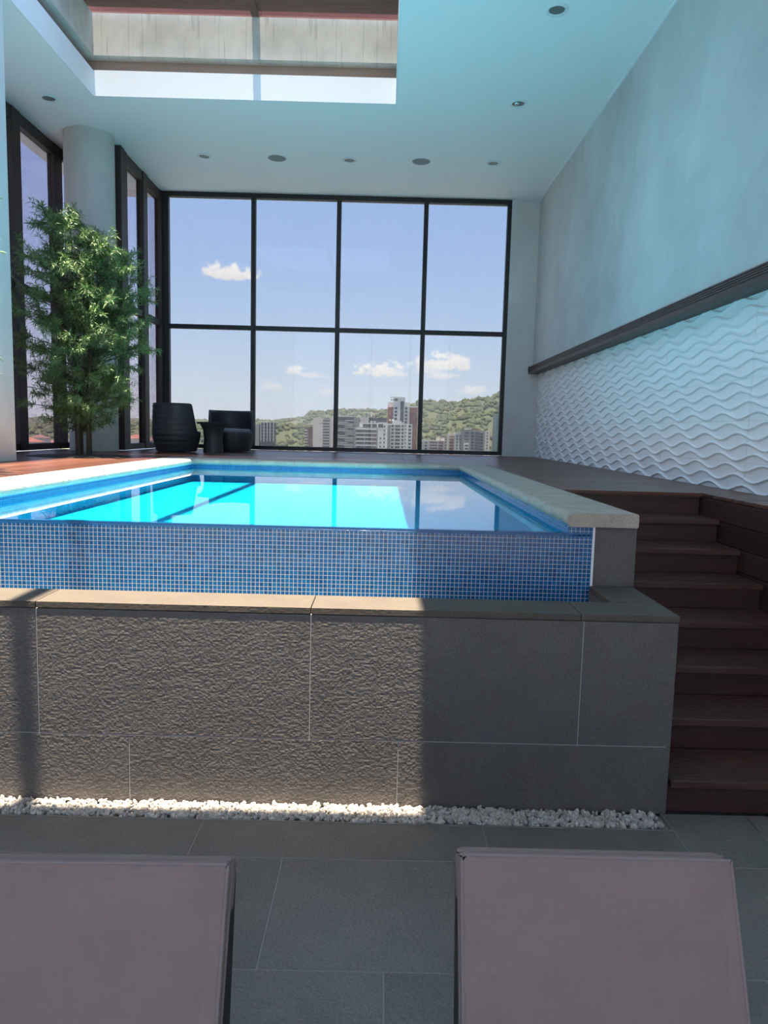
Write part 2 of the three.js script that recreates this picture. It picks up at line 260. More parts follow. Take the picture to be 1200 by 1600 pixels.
// ------------------------------------------------------------------ raised pool
const pool = group('swimming_pool'); tag(pool, 'raised infinity pool with blue mosaic front wall and grey stone base', 'swimming pool');
{
  const PL = XL + .012, PB = WATER - .17;
  // core and grout bed behind the stone slabs
  mesh('core', join([box(PL, 1.262, .0, LEDGE - .032, 3.0305, 3.25), box(PL, 1.262, .0, .66, 3.25, 9.1), box(1.09, 1.262, .6, 1.17, 3.64, 9.1), box(-2.62, -2.44, .6, 1.17, 3.64, 9.1), box(-2.62, 1.262, .6, 1.17, 8.87, 9.1), box(PL, -2.62, .6, 1.17, 3.64, 9.1), box(1.075, 1.262, .6, LEDGE - .03, 3.25, 3.64)]), M.grout, pool);
  const g = .0016, slab = (...b) => mesh('stone_slab', rbox(...b, .002), M.stone, pool);
  const split = (y0, y1, xs) => { for (let i = 0; i + 1 < xs.length; i++) slab(xs[i] + g, xs[i + 1] - g, y0 + g, y1 - g, 3.028, 3.036); };
  split(.304, LEDGE - .03, [PL, -2.62, -1.453, -.287, .875, 1.28]);
  split(.0, .304, [PL, -3.4, -2.232, -1.066, .099, 1.28]);
  for (let d = 3.054, k = 0; d < 5.2; d += 1.168, k++) for (const [y0, y1] of [[0, .304], [.304, LEDGE - .03]]) mesh('stone_slab', rbox(1.258, 1.28, y0 + g, y1 - g, d + g, d + 1.168 - g, .002), M.stone, pool);
  // ledge slabs
  const top = (x0, x1, d0, d1) => mesh('ledge_slab', rbox(x0 + g, x1 - g, LEDGE - .028, LEDGE, d0, d1, .002), M.stoneTop, pool);
  const xs = [PL, -2.62, -1.453, -.287, .86, 1.282]; for (let i = 0; i + 1 < xs.length; i++) top(xs[i], xs[i + 1], 3.026, 3.262);
  top(1.06, 1.282, 3.266, 3.62);
  mesh('trough_side', box(1.06, 1.075, .5, LEDGE - .03, 3.262, 3.62), M.stone, pool);
  mesh('trough_side', box(-3.6, 1.06, .5, LEDGE - .03, 3.25, 3.262), M.stone, pool);
  // end piers
  mesh('pier_slab', rbox(1.074, 1.285, LEDGE, COPB, 3.62, 3.645, .002), M.stone, pool);
  mesh('pier_slab', rbox(1.263, 1.285, LEDGE, COPB, 3.648, 5.2, .002), M.stone, pool);
  mesh('pier_slab', rbox(PL, -2.44, LEDGE - .2, COPB, 3.62, 3.645, .002), M.stone, pool);
  mesh('corner_strip', box(1.064, 1.074, LEDGE - .06, COPB, 3.616, 3.64), M.white, pool);
  // weir wall and basin
  mesh('weir_crest', box(-2.29, .945, WATER - .02, WATER - .001, 3.6222, 3.66), M.crest, pool);
  mesh('weir_wall', join([box(-2.44, 1.064, .55, WATER - .02, 3.622, 3.66), box(-2.44, -2.29, WATER - .003, COPB, 3.622, 3.66), box(.945, 1.064, WATER - .003, COPB, 3.622, 3.66)]), M.mosaicGrout, pool);
  mesh('basin_floor', box(-2.33, .985, PB - .05, PB, 3.66, 8.88), M.poolFloor, pool);
  mesh('basin_wall', join([box(.965, 1.0, PB - .05, COPB, 3.66, 8.88), box(-2.34, -2.305, PB, COPB, 3.66, 8.88), box(-2.305, .965, PB, COPB, 8.855, 8.88)]), M.poolWall, pool);
  mesh('overflow_trough', box(-3.6, 1.06, .5, .55, 3.262, 3.622), M.poolWall, pool);
  mesh('overflow_trough_water', box(-3.6, 1.06, .548, .552, 3.263, 3.62), M.stoneTop, pool);
  // mosaic tiles: front face of the weir and the band above the water line inside
  const P = .0214, tg = new RoundedBoxGeometry(.0189, .0189, .004, 1, .001), spots = [];
  const cols = [[.006, .085, .245], [.007, .096, .265], [.005, .074, .22], [.008, .106, .28], [.006, .09, .235]], r = rng(9);
  for (let x = 1.064 - P * .5; x > -2.44; x -= P) for (let y = COPB - P * .55; y > .60; y -= P) if (x > .94 || x < -2.29 || y < WATER - P * .45) spots.push([x, y, -3.6233, 0]);
  const front = spots.length;
  for (let d = 3.67; d < 8.85; d += P) for (let k = 0; k < 5; k++) { const y = COPB - .004 - P * (k + .5); spots.push([.9663, y, -d, 1], [-2.3063, y, -d, 1]); }
  for (let x = -2.29; x < .96; x += P) for (let k = 0; k < 5; k++) spots.push([x, COPB - .004 - P * (k + .5), -8.8563, 0]);
  const make = (list, name) => {
    const im = shade(new THREE.InstancedMesh(tg, M.mosaic, list.length)); im.name = name; im.userData.kind = 'stuff'; pool.add(im);
    const q = new THREE.Matrix4(), c = new THREE.Color();
    list.forEach(([x, y, z, s], i) => {
      q.makeRotationY(s ? Math.PI / 2 : 0); q.setPosition(x, y, z); im.setMatrixAt(i, q);
      const b = cols[Math.floor(r() * 5)], k = .85 + r() * .3; im.setColorAt(i, c.setRGB(b[0] * k, b[1] * k, b[2] * k));
    });
  };
  make(spots.slice(0, front), 'front_mosaic_tiles'); make(spots.slice(front), 'waterline_mosaic_tiles');
  // coping stones with a rounded pool edge
  const R = .034, prof = []; for (let i = 0; i <= 10; i++) { const a = -Math.PI / 2 - i / 10 * Math.PI; prof.push([R + R * Math.cos(a), R + R * Math.sin(a)]); }
  prof.push([.355, 2 * R], [.36, 2 * R - .006], [.36, .006], [.355, 0]);
  const len = .797, along = metric(swept(prof, len));
  const stone = (m) => { let g = along.clone().applyMatrix4(m); if (m.determinant() < 0) { const p = g.attributes.position, n = p.count; for (let i = 0; i < n; i += 3) { const v = [p.getX(i), p.getY(i), p.getZ(i)]; p.setXYZ(i, p.getX(i + 1), p.getY(i + 1), p.getZ(i + 1)); p.setXYZ(i + 1, ...v); } g.deleteAttribute('normal'); g.computeVertexNormals(); } return mesh('coping_stone', metric(g), M.coping, pool); };
  const basis = (ex, ez, o) => new THREE.Matrix4().makeBasis(new THREE.Vector3(...ex), new THREE.Vector3(0, 1, 0), new THREE.Vector3(...ez)).setPosition(...o);
  for (let k = 0; k < 7; k++) {
    const d = 3.6 + .8 * k, last = k === 6, z = last ? .52 : 1;
    stone(basis([1, 0, 0], [0, 0, -z], [.925, COPB + .002, -d])); stone(basis([-1, 0, 0], [0, 0, -z], [-2.265, COPB + .002, -d]));
  }
  for (let k = 0; k < 5; k++) stone(basis([0, 0, -1], [.9775, 0, 0], [-2.625 + .782 * k, COPB + .002, -8.818]));
  const w = mesh('pool_water', box(-2.304, .964, WATER - .0005, WATER, 3.622, 8.854), M.water); // one even sheet
  w.geometry.dispose(); w.geometry = new THREE.PlaneGeometry(3.268, 5.232).rotateX(-Math.PI / 2).translate(-.67, WATER, -6.238);
  w.userData.kind = 'stuff'; w.userData.label = 'still clear pool water level with the mosaic weir'; w.userData.category = 'water';
}
// gravel strip in front of the pool wall
{
  const g0 = new THREE.IcosahedronGeometry(1, 1), p = g0.attributes.position;
  const seen = new Map(), rr = rng(3);
  for (let i = 0; i < p.count; i++) { const k = [p.getX(i), p.getY(i), p.getZ(i)].map((v) => v.toFixed(3)).join(); if (!seen.has(k)) seen.set(k, .78 + rr() * .42); const s = seen.get(k); p.setXYZ(i, p.getX(i) * s, p.getY(i) * s * .8, p.getZ(i) * s * .9); }
  g0.computeVertexNormals();
  const n = 5200, im = shade(new THREE.InstancedMesh(g0, M.gravel, n)), q = new THREE.Object3D(), c = new THREE.Color(); im.name = 'white_gravel'; 
  Object.assign(im.userData, { kind: 'stuff', label: 'strip of white gravel along the foot of the pool wall', category: 'gravel' });
  for (let i = 0; i < n; i++) {
    const s = .0055 + rr() * .006, back = rr();
    q.position.set(XL + .02 + rr() * (1.235 - XL - .03), -.006 + rr() * .012 + back * rr() * .014, -(2.908 + back * .108)); q.rotation.set(rr() * 6, rr() * 6, rr() * 6); q.scale.set(s * (1 + rr() * .5), s, s * (.8 + rr() * .4)); q.updateMatrix(); im.setMatrixAt(i, q.matrix);
    const v = .34 + rr() * .24; im.setColorAt(i, c.setRGB(v, v * .92, v * .84));
  }
  scene.add(im);
  struct(mesh('trim_2', join([box(XL, 1.262, -.014, .002, 2.893, 2.899), box(1.254, 1.262, -.014, .002, 2.899, 3.028)]), M.alu), 'thin metal edging of the gravel strip');
}
// ------------------------------------------------------------------ timber deck
{
  const dk = struct(group('floor_deck'), 'brown hardwood deck around the pool');
  mesh('subfloor', join([box(1.302, XRL, .9, DECK - .03, 5.24, DB + .2), box(2.32, XRL, .0, DECK - .03, 3.06, 5.24), box(-4.95, 1.302, .9, DECK - .03, 9.2, DB + .2), box(-4.95, -2.645, .9, DECK - .03, 3.66, 9.2)]), M.deck[1], dk);
  const r = rng(12), plank = (x0, x1, d0, d1) => {
    const tw = (r() - .5) * .014, g = rbox(x0, x1, DECK - .026, DECK, d0, d1, .005); if (x1 - x0 > d1 - d0) g.translate(0, -DECK, (d0 + d1) / 2).rotateX(tw).translate(0, DECK - .0004, -(d0 + d1) / 2);
    return mesh('plank', g, M.deck[Math.floor(r() * 3)], dk);
  };
  const P = .142, g = .009;
  for (let d = 5.2; d < 9.19; d += P) plank(1.305, XRL - .015, d, Math.min(d + P - g, 9.19));
  for (let d = 3.04; d < 5.19; d += P) plank(2.29, XRL - .015, d, Math.min(d + P - g, 5.195));
  for (let d = 9.2, k = 0; d < DB - .06; d += P, k++) { const b = Math.min(d + P - g, DB - .055), s = k % 2 ? -.9 : .3; const lo = d > 10.98 ? -3.88 : -4.8; plank(lo, s - .002, d, b); plank(s + .002, d + P > 12.98 ? 2.115 : XRL - .015, d, b); }
  for (let x = -4.8, k = 0; x < -2.66; x += P, k++) { const b = Math.min(x + P - g, -2.648), lo = x < XL ? 7.36 : 3.66; if (x < XL && b > XL) { plank(XL + .004, b, 3.66, 7.35); plank(x, b, 7.356, 9.195); } else { const s = lo + 1.2 + (k % 3) * .9; if (s < 9) { plank(x, b, lo, s - .002); plank(x, b, s + .002, 9.195); } else plank(x, b, lo, 9.195); } }
}
// ------------------------------------------------------------------ staircase
{
  const s = group('staircase', 0, 0, 0); tag(s, 'dark red brown timber staircase climbing beside the stone pool wall', 'staircase');
  const rise = DECK / 8, t = .31, x0 = 1.288, x1 = 2.286;
  mesh('stringer_fill', join([1, 2, 3, 4, 5, 6, 7].map((k) => box(x0, x1, .001, rise * k - .036, 3.075 + t * (k - 1), 3.075 + t * k)).concat([box(x0, x1, .001, DECK - .036, 3.075 + t * 7, 5.26)])), M.stairWood[0], s);
  for (let k = 1; k <= 8; k++) {
    const d = 3.03 + t * (k - 1), y = rise * k;
    mesh('riser', box(x0, x1, y - rise + .001, y - .034, d + .022, d + .044), M.stairWood[1], s);
    if (k < 8) {
      for (let j = 0; j < 2; j++) {
        const a = d - .012 + j * .171, tr = mesh('tread', rbox(x0, x1, y - .034, y, a, a + (j ? .172 : .167), .004), M.stairWood[0], s);
        const ribs = []; for (let q = 0; q < 6; q++) ribs.push(box(x0 + .004, x1 - .004, y, y + .0022, a + .018 + q * .025, a + .03 + q * .025));
        mesh('anti_slip_ribs', join(ribs), M.stairWood[0], tr);
      }
    } else mesh('nosing', rbox(x0, x1, y - .034, y - .0265, d - .012, d + .04, .003), M.stairWood[0], s);
  }
  // ribbed boards lining the deck edge on the wall side
  const sw = struct(group('wall_stair_side'), 'ribbed dark timber boards lining the stair side below the deck');
  for (let k = 0; k < 9; k++) {
    const y1 = DECK - .03 - k * .142, y0 = Math.max(y1 - .137, .002); if (y1 < .02) continue;
    const b = mesh('board', box(2.295, 2.315, y0, y1, 3.04, 5.24), M.stairWood[k % 2], sw), ribs = [];
    for (let q = 0; q < 8 && y0 + .012 + q * .0165 + .009 < y1; q++) ribs.push(box(2.29, 2.2952, y0 + .008 + q * .0165, y0 + .017 + q * .0165, 3.04, 5.24));
    mesh('ribs', join(ribs), M.stairWood[k % 2], b);
  }
  struct(mesh('wall_stair_end', box(2.29, XRL, 0, DECK - .03, 3.03, 3.055), M.stairWood[1]));
}
// ------------------------------------------------------------------ wave relief panels and timber ledge on the right wall
{
  const P = 1.67 / 3, rowH = .3125, s = rowH / 4, A = .025;
  function panel(w) {
    const nx = Math.round(w / .006), ny = 60, g = new THREE.PlaneGeometry(w, rowH - .0016, nx, ny), p = g.attributes.position;
    for (let i = 0; i < p.count; i++) {
      const z = p.getX(i) + w / 2, y = p.getY(i) + rowH / 2; let best = 9, lower = -1e9, upper = 1e9;
      for (let k = -1; k <= 5; k++) { const c = (k + .5) * s + A * Math.sin(2 * Math.PI * z / P + (((k % 4) + 4) % 4) * Math.PI / 2), sl = A * 2 * Math.PI / P * Math.cos(2 * Math.PI * z / P + (((k % 4) + 4) % 4) * Math.PI / 2), dy = (y - c) / Math.hypot(1, sl); if (Math.abs(dy) < Math.abs(best)) best = dy; if (c <= y) lower = Math.max(lower, c); else upper = Math.min(upper, c); }
      const t = clamp((y - lower) / Math.max(.01, upper - lower));
      let h = .015 * Math.exp(-(best * best) / (2 * .0052 * .0052)) - .003 * Math.sin(Math.PI * t);
      const edge = Math.min(z, w - z); if (edge < .004) h -= .004;
      p.setZ(i, h);
    }
    g.computeVertexNormals(); return g.rotateY(-Math.PI / 2);
  }
  const wp = struct(group('wall_relief'), 'white wall panels with rippling wave relief under the timber ledge');
  const full = panel(1.667), part = panel(.886);
  for (let c = -1; c < 6; c++) for (let r = 0; r < 5; r++) {
    const d0 = 3.76 + 1.67 * c, w = c === 5 ? .89 : 1.67, o = mesh('wave_panel', c === 5 ? part : full, M.wave, wp);
    o.position.set(XRL, 1.156 + rowH * (r + .5), -(d0 + w / 2));
  }
  const l = group('wall_ledge', 0, 2.699, 0); tag(l, 'long dark timber ledge running along the wall above wave panels', 'ledge');
  mesh('fascia', box(2.52, 2.545, 0, .12, DN + .02, 12.99), M.shelfWood, l);
  const ribs = []; for (let q = 0; q < 4; q++) ribs.push(box(2.513, 2.521, .05 + q * .018, .06 + q * .018, DN + .02, 12.99));
  mesh('ribs', join(ribs), M.shelfWood, l);
  mesh('top_board', box(2.546, 2.60, .09, .12, DN + .02, 12.99), M.shelfWood, l);
  for (let k = 0; k < 2; k++) mesh('soffit_board', box(2.547 + k * .077, 2.62 + k * .077, .0, .03, DN + .02, 12.99), M.shelfWood, l);
}
// ------------------------------------------------------------------ ceiling fittings
{
  const lathe = (pts) => new THREE.LatheGeometry(pts.map(([a, b]) => new THREE.Vector2(a, b)), 40);
  const ring = lathe([[.074, .035], [.076, -.001], [.082, -.006], [.106, -.005], [.11, 0]]), bowl = lathe([[.0, .03], [.05, .032], [.074, .034]]), bulb = lathe([[.0, -.0], [.02, .004], [.028, .016], [.03, .03]]);
  const lamps = [[-4.24, 9.54, 'round recessed downlight in the ceiling beside the roof opening and column'], [-2.756, 11.35, 'recessed downlight between the column and the first round grille'], [-.6, 11.35, 'recessed downlight between the two flat round ceiling grilles'], [1.536, 11.32, 'recessed downlight near the grey pilaster beyond the roof opening'], [1.543, 9.34, 'recessed downlight with bright chrome reflector beside the opening corner'], [1.542, 7.36, 'recessed downlight with frosted grey lens near the plaster wall']];
  // shallow cans show as dark lenses set in white rings
  lamps.forEach(([x, d, label], i) => {
    const g = group('ceiling_downlight', x, CEIL - .0345, -d); tag(g, label, 'downlight', 'ceiling downlights');
    g.position.y = CEIL - .001;
    mesh('trim_ring', lathe([[.075, -.001], [.078, -.010], [.084, -.013], [.104, -.010], [.11, 0]]), M.lampRing, g);
    mesh('lens', lathe([[0, -.004], [.076, -.004]]), M.lampGlass, g);
    if (i === 4) mesh('reflector', lathe([[.0, -.022], [.016, -.021], [.026, -.012], [.03, -.004]]), M.chrome, g).position.x = -.02;
  });
  for (const [x, d, label] of [[-1.675, 11.35, 'flat round grey ceiling grille nearer the side windows'], [.466, 11.33, 'flat round grey ceiling grille nearer the plaster wall']]) {
    const g = group('ceiling_grille', x, CEIL, -d); tag(g, label, 'ceiling speaker', 'round ceiling grilles');
    mesh('cover', lathe([[0, -.008], [.12, -.008], [.132, -.006], [.135, 0]]), M.grille, g);
    mesh('rim', new THREE.TorusGeometry(.136, .006, 6, 40).rotateX(Math.PI / 2).translate(0, -.002, 0), M.lampRing, g);
  }
}
// ------------------------------------------------------------------ sun loungers
{
  const puff = (w, h, t, seed, rad = .015) => { // soft box cushion lying in x-y, face towards +z
    const g = new RoundedBoxGeometry(w, h, t, 5, rad); let q = mergeVertices((() => { g.deleteAttribute('uv'); g.deleteAttribute('normal'); return g; })(), 1e-5);
    // subdivide the large faces with a fine grid instead: front sheet
    const f = new THREE.PlaneGeometry(w - .02, h - .02, 36, 48), p = f.attributes.position;
    for (let i = 0; i < p.count; i++) {
      const x = p.getX(i) / (w / 2), y = p.getY(i) / (h / 2), e = (1 - Math.pow(Math.abs(x), 6)) * (1 - Math.pow(Math.abs(y), 6));
      const edge = Math.min(1 - Math.abs(x), 1 - Math.abs(y));
      const wr = (fbm(x * 2 + 7, y * 9 + 3, seed, 3) - .5) * .013 * clamp(1.2 - edge * 2.2) + (fbm(x * 1.5, y * 1.5, seed + 4, 2) - .5) * .008;
      p.setZ(i, t / 2 - .012 + e * .022 + wr * e);
    }
    f.computeVertexNormals(); q.computeVertexNormals();
    return join([metric(q), metric(f)]);
  };
  const rim = (w, h, r, z, rad) => { const pts = []; const c = [[w / 2 - r, h / 2 - r, 0], [-w / 2 + r, h / 2 - r, 1], [-w / 2 + r, -h / 2 + r, 2], [w / 2 - r, -h / 2 + r, 3]]; for (const [x, y, k] of c) for (let i = 0; i <= 4; i++) { const a = (k + i / 4) * Math.PI / 2; pts.push(new THREE.Vector3(x + r * Math.cos(a), y + r * Math.sin(a), z)); } return new THREE.TubeGeometry(new THREE.CatmullRomCurve3(pts, true, 'catmullrom', .3), 120, rad, 6, true); };
  function lounger(x, d, turn, label) {
    const o = group('sun_lounger', x, 0, -d, turn); tag(o, label, 'sun lounger', 'sun loungers below the pool');
    const W = .62, T = .055, tilt = 66 * Math.PI / 180, L = .47, seat = 1.25;
    // local: hinge line at z = .24, seat runs towards +z, back rises towards -z
    const rail = (x0) => metric(new THREE.ExtrudeGeometry(new THREE.Shape([[T / 2 - .004, -.02], [T / 2 + .13, -.02], [T / 2 + .045, L - .03], [T / 2 - .004, L - .03]].map(([a, b]) => new THREE.Vector2(a, b))), { depth: .038, bevelEnabled: false }).rotateY(Math.PI / 2).translate(x0, 0, 0));
    const back = new THREE.Group(); back.name = 'backrest'; back.position.set(0, .245, .215); back.rotation.x = -(Math.PI / 2 - tilt); o.add(back);
    const fr = mesh('backrest_frame', join([rail(-W / 2 - .002), rail(W / 2 - .036), rbox(-W / 2 + .05, W / 2 - .05, L - .06, L - .02, T / 2, T / 2 + .03, .006), rbox(-W / 2 + .05, W / 2 - .05, .02, L - .06, T / 2 + .006, T / 2 + .022, .004)]), M.loungerFrame, back);
    const bc = mesh('back_cushion', puff(W, L, T, 17).translate(0, L / 2, .0), M.cushion, back);
    mesh('piping', rim(W - .006, L - .006, .02, T / 2 - .006, .0042).translate(0, L / 2, 0), M.piping, bc);
    mesh('piping', rim(W - .002, L - .002, .02, -T / 2 + .006, .0042).translate(0, L / 2, 0), M.piping, bc);
    mesh('pocket', rbox(-W / 2 - .003, W / 2 + .003, L - .115, L + .004, T / 2 - .012, T / 2 + .044, .014), M.cushion, bc);
    const sc = mesh('seat_cushion', puff(W, seat, T, 23).rotateX(-Math.PI / 2).translate(0, .262, .26 + seat / 2), M.cushion, o);
    mesh('piping', rim(W - .006, seat - .006, .02, T / 2 - .006, .0042).rotateX(-Math.PI / 2).translate(0, .262, .26 + seat / 2), M.piping, sc);
    mesh('seat_frame', join([rbox(-W / 2, W / 2, .18, .232, -.27, -.22, .006), rbox(-W / 2, W / 2, .18, .232, -1.54, -1.48, .006), rbox(-W / 2, -W / 2 + .05, .18, .232, -1.48, -.2, .006), rbox(W / 2 - .05, W / 2, .18, .232, -1.48, -.2, .006)]), M.loungerFrame, o);
    for (let k = 0; k < 9; k++) mesh('slat', rbox(-W / 2 + .05, W / 2 - .05, .208, .228, -(.34 + k * .13), -(.26 + k * .13), .004), M.loungerFrame, o);
    for (const sx of [-1, 1]) for (const z of [.3, 1.46]) mesh('leg', rbox(sx * (W / 2 - .025) - .022, sx * (W / 2 - .025) + .022, 0, .181, -z - .022, -z + .022, .005), M.loungerFrame, o);
    for (const sx of [-.2, .2]) mesh('support_bar', rbox(-.012, .012, -.14, .14, -.012, .012, .004).rotateX(-.35).translate(sx, .33, .06), M.loungerFrame, o);
    return o;
  }
  lounger(.51, 1.61, 0, 'mauve grey cushioned sun lounger set before the shaded stone wall');
  lounger(-.625, 1.545, .02, 'mauve grey cushioned sun lounger set before the sunlit stone wall');
}
// ------------------------------------------------------------------ dark woven furniture at the window
{
  function shell(rTop, rMid, rBot, topAt, y0, inner) {   // ribbed wall round the seat; topAt(angle) gives its height
    const nA = 72, nY = 40, pos = [], idx = [];
    for (let s = 0; s < 2; s++) for (let j = 0; j <= nY; j++) for (let i = 0; i < nA; i++) {
      const a = i / nA * Math.PI * 2, top = topAt(a), t = j / nY, y = y0 + t * (top - y0), u = y / .7;
      const r = (u < .45 ? mix(rBot, rMid, Math.sin(u / .45 * Math.PI / 2)) : mix(rMid, rTop, (u - .45) / .55)) + (s ? -inner : .003 * Math.sin(y * 2 * Math.PI / .022));
      pos.push(r * Math.cos(a), y, r * Math.sin(a) * .94);
    }
    const at2 = (s, j, i) => s * (nY + 1) * nA + j * nA + (i % nA);
    for (let i = 0; i < nA; i++) { for (let j = 0; j < nY; j++) { idx.push(at2(0, j, i), at2(0, j + 1, i), at2(0, j, i + 1), at2(0, j, i + 1), at2(0, j + 1, i), at2(0, j + 1, i + 1)); idx.push(at2(1, j, i), at2(1, j, i + 1), at2(1, j + 1, i), at2(1, j, i + 1), at2(1, j + 1, i + 1), at2(1, j + 1, i)); } idx.push(at2(0, nY, i), at2(1, nY, i), at2(0, nY, i + 1), at2(0, nY, i + 1), at2(1, nY, i), at2(1, nY, i + 1)); }
    const g = new THREE.BufferGeometry(); g.setAttribute('position', new THREE.Float32BufferAttribute(pos, 3)); g.setIndex(idx); g.computeVertexNormals(); return g;
  }
  function tub(x, d, turn, label, H, R) {                  // back towards local -x, open towards +x
    const o = group('tub_chair', x, DECK, -d, turn); tag(o, label, 'armchair', 'dark woven chairs at the window');
    const top = (a) => { const b = Math.abs(Math.atan2(Math.sin(a - Math.PI), Math.cos(a - Math.PI))); return b < 1.62 ? H : mix(H, .30, clamp((b - 1.62) / .30)); };
    mesh('woven_shell', shell(R, R + .015, R - .055, top, .012, .045), M.rattan, o);
    mesh('seat_base', new THREE.CylinderGeometry(R - .03, R - .06, .27, 48).scale(1, 1, .94).translate(0, .15, 0), M.rattan, o);
    mesh('seat_cushion', new THREE.LatheGeometry([[0, .29], [R - .07, .29], [R - .04, .31], [R - .04, .345], [R - .07, .365], [0, .372]].map(([a, b]) => new THREE.Vector2(a, b)), 48).scale(1, 1, .94), M.rattanCushion, o);
    mesh('top_rim', (() => { const pts = []; for (let i = 0; i < 96; i++) { const a = i / 96 * Math.PI * 2; pts.push(new THREE.Vector3((R - .02) * Math.cos(a), top(a), (R - .02) * Math.sin(a) * .94)); } return new THREE.TubeGeometry(new THREE.CatmullRomCurve3(pts, true, 'catmullrom', .3), 160, .018, 7, true); })(), M.rattan, o);
    return o;
  }
  tub(-3.08, 10.95, .95, 'dark woven tub chair with its tall rounded back to the side windows', .70, .345);
  tub(-2.43, 11.75, -1.3, 'dark woven tub chair with grey seat cushion against the tall window', .64, .37);
  const t = group('side_table', -2.545, DECK, -11.0); tag(t, 'low dark woven side table between the two tub chairs', 'side table');
  mesh('table_top', new THREE.CylinderGeometry(.245, .235, .03, 40).translate(0, .44, 0), M.rattan, t);
  mesh('pedestal', new THREE.LatheGeometry([[.15, 0], [.145, .05], [.135, .2], [.15, .34], [.2, .43]].map(([a, b]) => new THREE.Vector2(a, b)), 36), M.rattan, t);
}
// ------------------------------------------------------------------ tall feathery plants
function plant(x, d, seed, H, spread, label, stems, sprays, minX) {
  const r = rng(seed), o = group('bamboo_plant', x, DECK + .018, -d); tag(o, label, 'plant', 'potted bamboo plants on the deck');
  const pos = [], nor = [], col = [], idx = [], st = [];
  const up = new THREE.Vector3(0, 1, 0), tmp = new THREE.Vector3();
  function leaf(p, dir, len, w, c) {
    if (p.x + x + dir.x * len < minX) return;
    const side = tmp.crossVectors(dir, up).normalize().applyAxisAngle(dir, (r() - .5) * 1.8), n = new THREE.Vector3().crossVectors(side, dir).normalize(), b = pos.length / 3;
    const m = p.clone().addScaledVector(dir, len * .42), e = p.clone().addScaledVector(dir, len); e.y -= len * .16;
    for (const q of [p, m.clone().addScaledVector(side, w), m.clone().addScaledVector(side, -w), e]) { pos.push(q.x, q.y, q.z); nor.push(n.x, n.y, n.z); col.push(...c); }
    idx.push(b, b + 1, b + 2, b + 1, b + 3, b + 2);
  }
  function spray(base, dir, len) {                  // a drooping twig with fine leaves on both sides
    const n = Math.round(len / .0095); let p = base.clone(), v = dir.clone();
    const tw = [base.clone()];
    for (let i = 0; i < n; i++) {
      v.y -= .011; v.normalize(); p = p.clone().addScaledVector(v, len / n); if (i % 6 === 5) tw.push(p.clone());
      const k = .75 + r() * .5, c = [.115 * k, .215 * k, .055 * k];
      for (let q = 0; q < 2; q++) {
        const out = new THREE.Vector3(r() - .5, (r() - .5) * .9, r() - .5).normalize(); const dl = v.clone().multiplyScalar(.75).addScaledVector(out, .95).normalize();
        leaf(p, dl, .05 + r() * .05, .0036 + r() * .0024, c);
      }
    }
    if (tw.length > 1 && tw.every((q) => q.x + x > minX)) st.push(new THREE.TubeGeometry(new THREE.CatmullRomCurve3(tw), tw.length * 2, .0022, 4));
  }
  const stemTops = [];
  for (let s = 0; s < stems; s++) {
    const a = r() * 6.28, h = H * (.55 + .45 * Math.pow((s + 1) / stems, .6)), lean = spread * (.1 + .34 * r()) * (s === stems - 1 ? .2 : 1), b = new THREE.Vector3(Math.cos(a) * .07, 0, Math.sin(a) * .07);
    const pts = []; for (let i = 0; i <= 6; i++) { const t = i / 6; pts.push(new THREE.Vector3(b.x + Math.cos(a) * lean * t * t, h * t, b.z + Math.sin(a) * lean * t * t)); }
    const curve = new THREE.CatmullRomCurve3(pts); const g = new THREE.TubeGeometry(curve, 16, 1, 6), P = g.attributes.position; // taper
    for (let i = 0; i <= 16; i++) { const c = curve.getPointAt(i / 16), rad = mix(.024, .005, i / 16); for (let j = 0; j <= 6; j++) { const k = i * 7 + j; P.setXYZ(k, c.x + (P.getX(k) - c.x) * rad, c.y + (P.getY(k) - c.y) * rad, c.z + (P.getZ(k) - c.z) * rad); } }
    mesh('stem', g, M.bark, o); stemTops.push([curve, h, a]);
  }
  for (let i = 0; i < sprays; i++) {
    const [curve, h] = stemTops[Math.floor(r() * stemTops.length)], t = .09 + .91 * Math.pow(r(), .75), p = curve.getPointAt(clamp(t, 0, 1));
    const yy = p.y / H, env = spread * (.55 + .65 * Math.sin(Math.PI * clamp(yy * .92 + .06))) , a = r() * 6.28, reach = env * (.25 + .75 * r()) * (yy > .72 ? mix(1, .5, clamp((yy - .72) / .25)) : 1);
    const tip = new THREE.Vector3(Math.cos(a), .18 + .5 * r(), Math.sin(a)).normalize();
    const base = p.clone().addScaledVector(tip, Math.max(0, reach - .22)); 
    if (base.x + x < minX + .05) continue;
    const bpts = [p, p.clone().lerp(base, .5).add(new THREE.Vector3(0, .03, 0)), base]; if (reach > .25) st.push(new THREE.TubeGeometry(new THREE.CatmullRomCurve3(bpts), 6, .004, 4));
    const k = 2 + Math.floor(r() * 3);
    for (let q = 0; q < k; q++) { const v = tip.clone().add(new THREE.Vector3((r() - .5) * 1.2, (r() - .3) * .8, (r() - .5) * 1.2)).normalize(); spray(base, v, .13 + r() * .14); }
  }
  const g = new THREE.BufferGeometry(); g.setAttribute('position', new THREE.Float32BufferAttribute(pos, 3)); g.setAttribute('normal', new THREE.Float32BufferAttribute(nor, 3)); g.setAttribute('color', new THREE.Float32BufferAttribute(col, 3)); g.setIndex(idx);
  mesh('foliage', g, M.leaf, o).userData.kind = 'stuff';
  mesh('twigs', join(st), M.bark, o).userData.kind = 'stuff';
  return o;
}
plant(-3.56, 8.72, 41, 2.72, .74, 'tall feathery green bamboo plant in front of the round column', 8, 470, -4.78);
plant(-3.2, 5.35, 57, 2.5, .42, 'bamboo plant against the plaster wall end, only leaf tips showing', 5, 130, -3.6);
